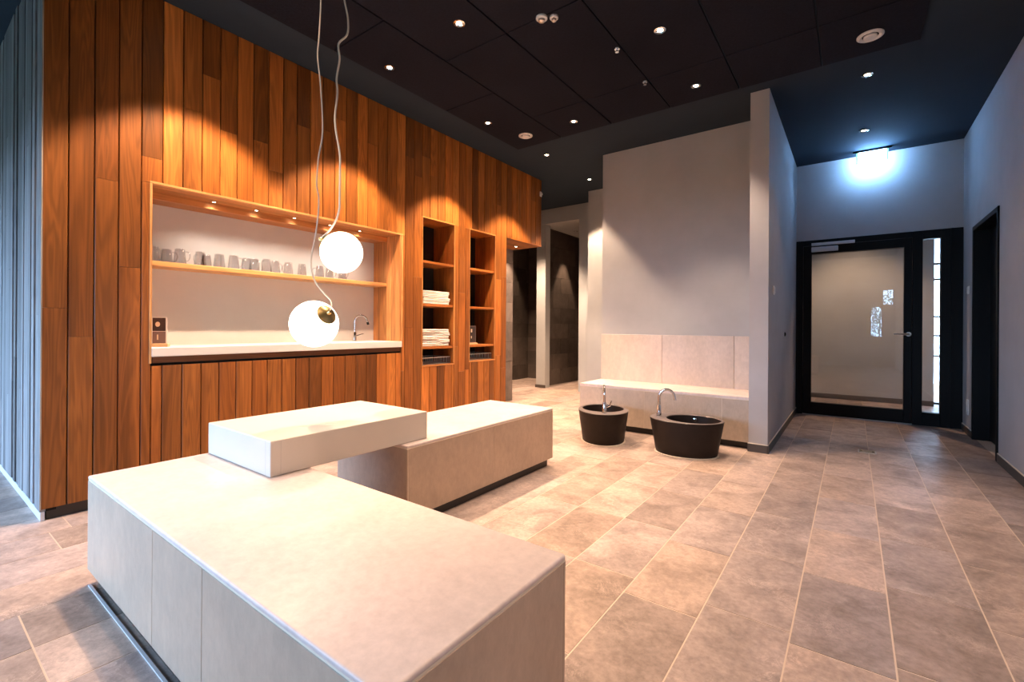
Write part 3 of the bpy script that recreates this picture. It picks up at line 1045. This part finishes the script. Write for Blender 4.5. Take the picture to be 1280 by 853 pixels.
# ------------------------------------------------------------------ foot basins
def foot_basin(label, loc, rotz, faucet_turn):
    """oval tapered tub; local +x is the faucet deck end"""
    t = thing('foot_basin', label, 'basin', loc, rotz, 'foot basins in front of the stone seat')
    A, B, H, S = 0.315, 0.245, 0.312, 48
    bm = new_bm()
    rings = []

    def ring(a, b, z, cx=0.0):
        return [bm.verts.new((cx + a * math.cos(2 * math.pi * k / S), b * math.sin(2 * math.pi * k / S), z)) for k in range(S)]
    f = 0.83
    rings = [ring(A * f - 0.006, B * f - 0.006, 0.006), ring(A * f, B * f, 0.012)]
    for i in range(1, 7):
        q = i / 6
        rings.append(ring(A * (f + (1 - f) * q), B * (f + (1 - f) * q), 0.012 + (H - 0.016) * q))
    for q, w_ in zip(rings, rings[1:]):
        for k in range(S):
            bm.faces.new((q[k], q[(k + 1) % S], w_[(k + 1) % S], w_[k]))
    bm.faces.new(rings[0][::-1])
    obj('tub', bm, M['tub'], t, True, (0.019, 0.0125, 0.0095))
    # rim deck: outer oval, inner oval pushed towards -x so that a deck is left at +x
    bm = new_bm()
    IA, IB, CX = 0.232, 0.208, -0.060
    o1, o2 = ring(A, B, H - 0.004), ring(A - 0.004, B - 0.004, H)
    i1, i2 = ring(IA, IB, H, CX), ring(IA - 0.004, IB - 0.004, H - 0.005, CX)
    for q, w_ in ((o1, o2), (o2, i1), (i1, i2)):
        for k in range(S):
            bm.faces.new((q[k], q[(k + 1) % S], w_[(k + 1) % S], w_[k]))
    obj('rim_deck', bm, M['tub_rim'], t, True)
    bm = new_bm()
    pr = [(1.0, H - 0.005), (0.97, H - 0.06), (0.90, 0.16), (0.80, 0.11), (0.55, 0.095), (0.12, 0.09)]
    rs = [ring((IA - 0.004) * s, (IB - 0.004) * s, z, CX) for s, z in pr]
    for q, w_ in zip(rs, rs[1:]):
        for k in range(S):
            bm.faces.new((q[k], w_[k], w_[(k + 1) % S], q[(k + 1) % S]))
    bm.faces.new(rs[-1])
    obj('bowl', bm, M['tub'], t, True, (0.018, 0.012, 0.010))
    obj('drain_plug', lathe_bm([(0, 0.092), (0.03, 0.092), (0.032, 0.100), (0.012, 0.106), (0.012, 0.150), (0.020, 0.155), (0.020, 0.162), (0, 0.164)], 16, Matrix.Translation((CX, 0, 0))), M['chrome'], t, True)
    obj('overflow', lathe_bm([(0, 0.0), (0.016, 0.0), (0.018, 0.003), (0.009, 0.006), (0, 0.006)], 14,
                             Matrix.Translation((CX - 0.0, -(IB - 0.02) * 0.98, 0.272)) @ Matrix.Rotation(rad(-90), 4, 'X')), M['chrome'], t, True)
    obj('floor_seal', lathe_bm([(0.999, 0.0), (1.0, 0.006), (0.97, 0.008), (0.90, 0.008)], S, sx=A * f + 0.014, sy=B * f + 0.014), M['seal'], t)
    # faucet standing on the deck
    fa = bpy.data.objects.new('faucet', None)
    COL.objects.link(fa)
    fa.parent = t
    fa.location = (0.235, 0.0, H)
    fa.rotation_euler = (0, 0, faucet_turn)
    obj('faucet_body', lathe_bm([(0, 0), (0.027, 0), (0.027, 0.006), (0.0205, 0.010), (0.0205, 0.095), (0.016, 0.102), (0, 0.102)], 18), M['chrome'], fa, True)
    arc = [(0, 0, 0.095), (0, 0, 0.17)] + [(-0.068 + 0.068 * math.cos(a), 0, 0.175 + 0.075 * math.sin(a)) for a in [math.pi * i / 9 for i in range(0, 9)]] + [(-0.140, 0, 0.155)]
    obj('spout', tube_bm(arc, 0.0125, 12), M['chrome'], fa, True)
    obj('lever', tube_bm([(0, 0.018, 0.060), (0.0, 0.050, 0.072), (-0.004, 0.066, 0.120)], [0.013, 0.010, 0.005], 8), M['chrome'], fa, True)
    return t


foot_basin('dark brown oval foot basin closer to the corridor, faucet at its timber-wall end', (-1.205, 4.285, 0), rad(190), rad(0))
foot_basin('dark brown oval foot basin nearer the timber wall, faucet end facing the room', (-2.005, 4.265, 0), rad(-62), rad(0))

# ------------------------------------------------------------------ glazed door at the end of the corridor
door = tag(bpy.data.objects.new('door_1', None), kind='structure')
COL.objects.link(door)
Y = FAR_Y
FX0, FX1 = -0.612, RX
bm = new_bm()
for lo, hi in (((FX0, Y - 0.01, 0), (-0.535, Y + 0.09, 2.285)), ((0.565, Y - 0.01, 0), (0.655, Y + 0.09, 2.285)), ((0.812, Y - 0.01, 0), (FX1, Y + 0.09, 2.285)),
               ((-0.535, Y - 0.01, 2.215), (0.565, Y + 0.09, 2.285)), ((0.655, Y - 0.01, 2.185), (0.812, Y + 0.09, 2.285)), ((0.655, Y - 0.01, 0), (0.812, Y + 0.09, 0.155))):
    add_box(bm, lo, hi, 0.003, 1)
obj('door_frame', bm, M['black_metal'], door)
obj('jamb_profile', box_bm((0.895, Y - 0.022, 0), (0.915, Y - 0.01, 2.285)), M['black_metal'], door)
leaf = obj('door_leaf', box_bm((-0.53, Y - 0.022, 0.012), (-0.440, Y + 0.06, 2.210), 0.003, 1), M['black_metal'], door)
for nm, lo, hi in (('stile', (0.487, Y - 0.022, 0.012), (0.560, Y + 0.06, 2.210)), ('top_rail', (-0.440, Y - 0.022, 2.105), (0.487, Y + 0.06, 2.210)), ('bottom_rail', (-0.440, Y - 0.022, 0.012), (0.487, Y + 0.06, 0.166))):
    obj(nm, box_bm(lo, hi, 0.003, 1), M['black_metal'], leaf)
obj('pane', box_bm((-0.442, Y + 0.010, 0.164), (0.489, Y + 0.018, 2.107)), M['door_glass'], leaf)
obj('side_pane', box_bm((0.653, Y + 0.03, 0.153), (0.814, Y + 0.038, 2.187)), M['door_glass'], door)
obj('threshold', box_bm((-0.535, Y - 0.03, 0.0), (0.565, Y + 0.06, 0.010)), M['steel'], door)
hd = obj('handle_rose', lathe_bm([(0, 0), (0.026, 0), (0.026, 0.008), (0, 0.008)], 16, Matrix.Translation((0.530, Y - 0.022, 1.068)) @ Matrix.Rotation(rad(90), 4, 'X')), M['steel'], leaf, True)
obj('lever', tube_bm([(0.530, Y - 0.028, 1.068), (0.530, Y - 0.075, 1.068), (0.515, Y - 0.080, 1.068), (0.390, Y - 0.080, 1.068)], 0.0105, 8), M['steel'], leaf, True)
obj('lock_rose', lathe_bm([(0, 0), (0.022, 0), (0.022, 0.007), (0, 0.007)], 14, Matrix.Translation((0.530, Y - 0.022, 0.975)) @ Matrix.Rotation(rad(90), 4, 'X')), M['black_metal'], leaf, True)
cl = obj('door_closer', box_bm((-0.440, Y - 0.075, 2.125), (-0.155, Y - 0.024, 2.185), 0.004, 1), M['alu'], door)
obj('closer_rail', box_bm((-0.440, Y - 0.060, 2.205), (0.015, Y - 0.012, 2.240), 0.003, 1), M['alu'], door)

# lobby beyond the glazed door
struct('wall_lobby', box_bm((-3.4, 9.1, 0), (0.955, 9.3, CEIL)), M['wall'])
struct('baseboard_lobby', box_bm((-3.4, 9.086, 0), (0.955, 9.1, 0.075)), M['base_tile'])
struct('wall_lobby_side', box_bm((-0.85, FAR_Y + 0.15, 0), (-0.70, 9.1, CEIL)), M['wall'])
struct('wall_lobby_right', box_bm((1.32, FAR_Y + 0.2, 0), (1.45, 9.6, CEIL)), M['wall'])
w3 = tag(bpy.data.objects.new('window_3', None), kind='structure')
COL.objects.link(w3)
for zz in (0.02, 0.72, 1.02, 1.30, 1.85, 2.08):
    obj('transom', box_bm((0.955, 9.18, zz), (1.32, 9.22, zz + 0.03)), M['plastic' if 0.5 < zz < 1.5 else 'black_metal'], w3)
obj('pane', box_bm((0.955, 9.195, 0.0), (1.32, 9.202, CEIL)), M['glass'], w3)

# ------------------------------------------------------------------ black door in the right wall
d2 = tag(bpy.data.objects.new('door_2', None), kind='structure')
COL.objects.link(d2)
bm = new_bm()
for lo, hi in (((RX - 0.012, DY0, 0), (RX + 0.16, DY0 + 0.045, DZ)), ((RX - 0.012, DY1 - 0.045, 0), (RX + 0.16, DY1, DZ)), ((RX - 0.012, DY0, DZ - 0.045), (RX + 0.16, DY1, DZ))):
    add_box(bm, lo, hi, 0.003, 1)
obj('door_frame', bm, M['black_metal'], d2)
lf = obj('door_leaf', box_bm((RX + 0.115, DY0 + 0.047, 0.008), (RX + 0.155, DY1 - 0.047, DZ - 0.047), 0.003, 1), M['black_metal'], d2)
obj('lever', tube_bm([(RX + 0.115, DY0 + 0.12, 1.055), (RX + 0.065, DY0 + 0.12, 1.055), (RX + 0.06, DY0 + 0.135, 1.055), (RX + 0.06, DY0 + 0.25, 1.055)], 0.0105, 8), M['steel'], lf, True)
obj('handle_rose', lathe_bm([(0, 0), (0.026, 0), (0.026, 0.008), (0, 0.008)], 16, Matrix.Translation((RX + 0.115, DY0 + 0.12, 1.055)) @ Matrix.Rotation(rad(-90), 4, 'Y')), M['steel'], lf, True)


# ------------------------------------------------------------------ switches and sockets
def plate(name, label, cat, x, y, z, s, face, double=False, group=None):
    t = thing(name, label, cat, (x, y, z))
    d = 0.008 * face
    obj('plate', box_bm((min(0, d), -s / 2, -s / 2), (max(0, d), s / 2, s / 2), 0.0015, 1), M['plastic'], t)
    if cat == 'socket':
        obj('socket_well', lathe_bm([(0.0, 0.0), (0.018, 0.0), (0.021, 0.004), (0.023, 0.004)], 14, Matrix.Translation((d, 0, 0)) @ Matrix.Rotation(rad(90 * face), 4, 'Y')), M['plastic'], t, True)
    else:
        obj('rocker', box_bm((min(d, d * 1.7), -s * 0.36, -s * 0.36), (max(d, d * 1.7), s * 0.36, s * 0.36), 0.001, 1), M['plastic'], t)
    return t


plate('light_switch', 'white light switch on the fin wall facing the corridor', 'switch', -0.612, 5.02, 1.49, 0.085, 1)
plate('light_switch', 'white light switch between the black door and the glazed door', 'switch', RX, 6.91, 1.55, 0.085, -1)
plate('wall_socket', 'white socket by the black door, upper of the two', 'socket', RX, 6.912, 0.335, 0.082, -1, group='sockets by the black door')
plate('wall_socket', 'white socket by the black door, lower of the two', 'socket', RX, 6.912, 0.252, 0.082, -1, group='sockets by the black door')
t = thing('wall_button', 'small round black button on the fin wall near the glazed door', 'button', (-0.612, 5.946, 1.063))
obj('bezel', lathe_bm([(0, 0), (0.024, 0), (0.024, 0.006), (0.018, 0.010), (0, 0.010)], 16, Matrix.Rotation(rad(90), 4, 'Y')), M['black_metal'], t, True)
obj('button', lathe_bm([(0, 0.010), (0.013, 0.010), (0.012, 0.014), (0, 0.014)], 14, Matrix.Rotation(rad(90), 4, 'Y')), M['dark_bronze'], t, True)
t = thing('motion_sensor', 'small white sensor high on the far end of the timber wall', 'sensor', (WX + 0.001, 5.70, 3.075))
obj('base', box_bm((0, -0.022, -0.035), (0.014, 0.022, 0.035), 0.003, 1), M['plastic'], t)
obj('lens', lathe_bm([(0.020, 0), (0.019, 0.012), (0.010, 0.020), (0, 0.022)], 14, Matrix.Translation((0.014, 0, 0)) @ Matrix.Rotation(rad(90), 4, 'Y')), M['plastic'], t, True)

t = thing('floor_drain', 'square steel drain cover in the corridor floor', 'drain', (0.110, 5.345, 0.0))
obj('frame', box_bm((-0.068, -0.062, -0.004), (0.068, 0.062, 0.003), 0.001, 1), M['steel'], t)
obj('cover', box_bm((-0.056, -0.050, 0.0025), (0.056, 0.050, 0.005), 0.001, 1), M['chrome'], t)
for s in (-1, 1):
    obj('finger_slot', box_bm((s * 0.044 - 0.008, -0.012, 0.0045), (s * 0.044 + 0.008, 0.012, 0.0056)), M['black_gap'], t)


# ------------------------------------------------------------------ ceiling fittings
def make_downlight():
    t = thing('downlight', 'x', 'downlight')
    obj('trim_ring', lathe_bm([(0.028, 0.002), (0.036, -0.001), (0.042, 0.0), (0.042, -0.005), (0.030, -0.008), (0.026, 0.001)], 20), M['chrome'], t, True)
    obj('reflector', lathe_bm([(0.028, 0.000), (0.024, -0.0015), (0.020, -0.002)], 20), M['lamp_off'], t, True)
    obj('lamp', lathe_bm([(0.0, -0.0045), (0.015, -0.004), (0.021, -0.0018)], 16), M['lamp'], t)
    return t


dl0 = make_downlight()
dl_used = [False]


def downlight(x, y, label, watts, size=82, blend=0.55, color=WARM, z=CEIL, tilt=(0, 0), group='ceiling downlights', lit=True):
    t = dl0 if not dl_used[0] else copy_tree(dl0)
    dl_used[0] = True
    t.location = (x, y, z)
    tag(t, label, 'downlight', group)
    if watts:
        d = bpy.data.lights.new('downlight_beam', 'SPOT')
        d.energy, d.color = watts, color
        d.spot_size, d.spot_blend, d.shadow_soft_size = rad(size), blend, 0.03
        o = bpy.data.objects.new('downlight_beam', d)
        COL.objects.link(o)
        o.location = (x, y, z - 0.02)
        o.rotation_euler = (tilt[0], tilt[1], 0)
    return t


PZ = CEIL - 0.014     # face of the felt panels
for i, (y, lab) in enumerate(((0.02, 'outside'), (1.235, 'outside'), (2.473, 'downlight near the timber wall, above the niche and pendant cords'), (3.755, 'downlight near the timber wall, above the towel niche'),
                              (4.911, 'downlight near the timber wall, above the corner recess'), (6.083, 'downlight beyond the timber wall, before the dark passage'))):
    if lab == 'outside':
        lab = ('downlight by the near corner of the timber wall, out of view', 'downlight above the left end of the serving niche, out of view')[i]
    downlight(-3.10, y, lab, WALL_WASH_W * (0.12 if i == 0 else 1.0), 86, 0.28, group='downlights along the timber wall', z=(PZ if y < 4.5 else CEIL))
downlight(-2.35, 4.246, 'lit downlight in the felt ceiling right of the smaller round vent', ROOM_W * 0.6, color=ROOM_WARM, z=PZ)
downlight(-1.128, 3.303, 'lit downlight in the felt ceiling, right of the paired smoke detectors, nearest the camera', ROOM_W, color=ROOM_WARM, z=PZ)
downlight(-1.128, 4.248, 'downlight over the foot basin closer to the corridor', ROOM_W, color=ROOM_WARM, z=PZ)
for x, y, lab in ((-2.35, 1.15, 'downlight above the cream slab, out of view'), (-1.12, 0.78, 'downlight above the nearest stone bench, out of view'), (-2.25, 2.40, 'downlight above the far stone bench, out of view'),
                  (-0.25, 2.30, 'downlight above the open floor, out of view'), (0.30, 0.9, 'downlight beside the camera, out of view')):
    downlight(x, y, lab, ROOM_W * (0.85 if x > -1 else 0.66), 95 if x > -1 else (58 if x < -2.3 else 74), 0.75, color=ROOM_WARM, z=PZ)
downlight(0.087, 4.931, 'dim downlight at the mouth of the corridor', 14, 90, 0.6)
downlight(0.086, 6.301, 'dim downlight just before the emergency light', 0)
downlight(-4.55, 6.25, 'added downlight brightening the pale pillar, unseen behind the timber wall', 480, 100, 0.5)  # extra lamp, put in out of sight to brighten the pillar
downlight(-3.991, 5.50, 'small downlight in the timber soffit of the corner recess', 40, 110, 0.6, z=OZ)
downlight(-4.42, 8.10, 'downlight in the pale soffit of the tiled passage', PASSAGE_W, 50, 0.35, z=3.03)
downlight(-5.45, 7.70, 'downlight beside the dark tiled recess wall', PASSAGE_W, 50, 0.35, z=CEIL)
downlight(0.0, 8.2, 'downlight in the lobby beyond the glazed door', 170, 96, 0.6)


def speaker(x, y, label, r, z):
    t = thing('ceiling_vent', label, 'vent', (x, y, z), 0, 'round white ceiling vents')
    obj('outer_ring', lathe_bm([(r * 0.62, 0.0), (r, 0.0), (r, -0.006), (r * 0.80, -0.014), (r * 0.62, -0.006), (r * 0.62, 0.0)], 28), M['plastic'], t, True)
    obj('throat', lathe_bm([(r * 0.64, -0.001), (0, -0.001)], 24), M['black_gap'], t)
    obj('disc', lathe_bm([(0, -0.018), (r * 0.45, -0.018), (r * 0.52, -0.012), (r * 0.50, -0.003), (0, -0.003)], 24), M['plastic'], t, True)


speaker(0.092, 4.263, 'large round white vent in the ceiling before the corridor', 0.082, PZ)
speaker(-2.961, 4.251, 'smaller round white vent in the ceiling near the timber wall', 0.078, PZ)
for x, y, r, lab in ((-1.745, 2.69, 0.040, 'round white smoke detector on a felt panel, larger of the touching pair'), (-1.672, 2.735, 0.030, 'small round white sensor touching the smoke detector')):
    t = thing('smoke_detector', lab, 'detector', (x, y, PZ), 0, 'white detectors on the ceiling')
    obj('base', lathe_bm([(0, 0), (r, 0), (r, -0.012), (r * 0.85, -0.016), (0, -0.016)], 24), M['plastic'], t, True)
    obj('sensor_head', lathe_bm([(r * 0.6, -0.016), (r * 0.55, -0.030), (r * 0.3, -0.036), (0, -0.036)], 20), M['steel'], t, True)
for x, y, lab in ((-1.470, 3.333, 'tiny chrome sprinkler nozzle in the felt ceiling, nearer the camera'), (-1.470, 3.925, 'tiny chrome sprinkler nozzle in the felt ceiling, nearer the grey wall')):
    t = thing('sprinkler', lab, 'sprinkler', (x, y, PZ), 0, 'sprinkler nozzles')
    obj('rosette', lathe_bm([(0, 0), (0.022, 0), (0.020, -0.006), (0, -0.006)], 16), M['chrome'], t, True)
    obj('nozzle', lathe_bm([(0.007, -0.006), (0.007, -0.022), (0.014, -0.024), (0.014, -0.027), (0, -0.027)], 12), M['chrome'], t, True)

# emergency light hanging under the corridor ceiling
t = thing('emergency_light', 'brightly lit white emergency light under the ceiling above the glazed door', 'light', (0.175, 7.02, CEIL))
obj('ceiling_rail', box_bm((-0.185, -0.022, -0.022), (0.185, 0.022, 0.0), 0.003, 1), M['black_metal'], t)
obj('lit_panel', box_bm((-0.135, -0.008, -0.150), (0.135, 0.008, -0.024)), M['exit'], t)
for s in (-1, 1):
    obj('end_strip', box_bm((s * 0.135 - (0.0 if s > 0 else 0.018), -0.008, -0.150), (s * 0.135 + (0.018 if s > 0 else 0.0), 0.008, -0.024)), M['exit_end'], t)

# ------------------------------------------------------------------ pendant globes
PA = [(-2.122, 1.343, 1.204), (-2.116, 1.347, 1.225), (-2.18, 1.374, 1.252), (-2.214, 1.35, 1.298), (-2.248, 1.325, 1.355), (-2.263, 1.313, 1.426), (-2.262, 1.314, 1.497), (-2.249, 1.324, 1.58),
      (-2.239, 1.331, 1.675), (-2.235, 1.334, 1.738), (-2.235, 1.334, 1.796), (-2.243, 1.328, 1.862), (-2.237, 1.332, 1.991), (-2.22, 1.345, 2.136), (-2.229, 1.338, 2.365), (-2.243, 1.328, 2.526),
      (-2.237, 1.332, 2.622), (-2.231, 1.337, 2.817), (-2.235, 1.334, 2.983), (-2.23, 1.338, 3.149), (-2.234, 1.335, CEIL - 0.02)]
PB = [(-2.499, 1.537, 1.608), (-2.518, 1.523, 1.617), (-2.511, 1.528, 1.65), (-2.477, 1.553, 1.693), (-2.45, 1.573, 1.749), (-2.436, 1.584, 1.811), (-2.434, 1.585, 1.867), (-2.433, 1.586, 2.051),
      (-2.435, 1.584, 2.145), (-2.458, 1.567, 2.328), (-2.447, 1.575, 2.493), (-2.452, 1.572, 2.582), (-2.438, 1.582, 2.695), (-2.443, 1.578, 2.785), (-2.403, 1.608, 2.841), (-2.4, 1.61, 2.936),
      (-2.417, 1.597, 3.044), (-2.423, 1.593, 3.138), (-2.416, 1.598, CEIL - 0.02)]
fwd = Vector((-math.sin(YAW), math.cos(YAW), 0))
rgt = Vector((math.cos(YAW), math.sin(YAW), 0))


def pendant(label, c, r, capdir, path, cr):
    c = Vector(c)
    t = thing('pendant_lamp', label, 'lamp', c, 0, 'globe pendant lamps')
    bm = new_bm()
    bmesh.ops.create_uvsphere(bm, u_segments=40, v_segments=24, radius=r)
    obj('globe', bm, M['globe'], t, True)
    d = Vector(capdir).normalized()
    rot = d.to_track_quat('Z', 'Y').to_matrix().to_4x4()
    ca = rad(25)
    prof = [(r * 1.012 * math.sin(ca), r * 1.012 * math.cos(ca)), (r * 1.03 * math.sin(ca), r * 1.03 * math.cos(ca) + 0.002)]
    for i in range(1, 6):
        a = ca * (1 - i / 5)
        prof.append((r * 1.035 * math.sin(a), r * 1.035 * math.cos(a) + 0.008 * i / 5))
    cap = obj('brass_cap', lathe_bm(prof, 24, rot), M['brass'], t, True)
    obj('cord_grip', lathe_bm([(0.011, r * 1.03), (0.011, r * 1.03 + 0.018), (0.007, r * 1.03 + 0.026), (0, r * 1.03 + 0.026)], 12, rot), M['brass'], cap, True)
    pts = [d * (r * 1.03 + 0.024)] + [Vector(p) - c for p in path[2:]]
    obj('cord', tube_bm(smooth_path(pts, 5), cr, 6), M['cord'], t, True)
    e = Vector(path[-1]) - c
    obj('ceiling_rose', lathe_bm([(0, 0.02), (0.05, 0.02), (0.05, 0.0), (0.01, -0.006), (0, -0.006)], 20, Matrix.Translation(e)), M['brass'], t, True)


pendant('lower glowing opal globe pendant, brass cap at its upper right', (-2.25, 1.323, 1.135), 0.120, rgt * 0.76 + Vector((0, 0, 0.42)) - fwd * 0.5, PA, 0.0036)
pendant('upper glowing opal globe pendant, brass cap at its upper left', (-2.423, 1.593, 1.557), 0.120, rgt * -0.84 + Vector((0, 0, 0.52)) - fwd * 0.12, PB, 0.0056)

print('objects', len(C.objects))
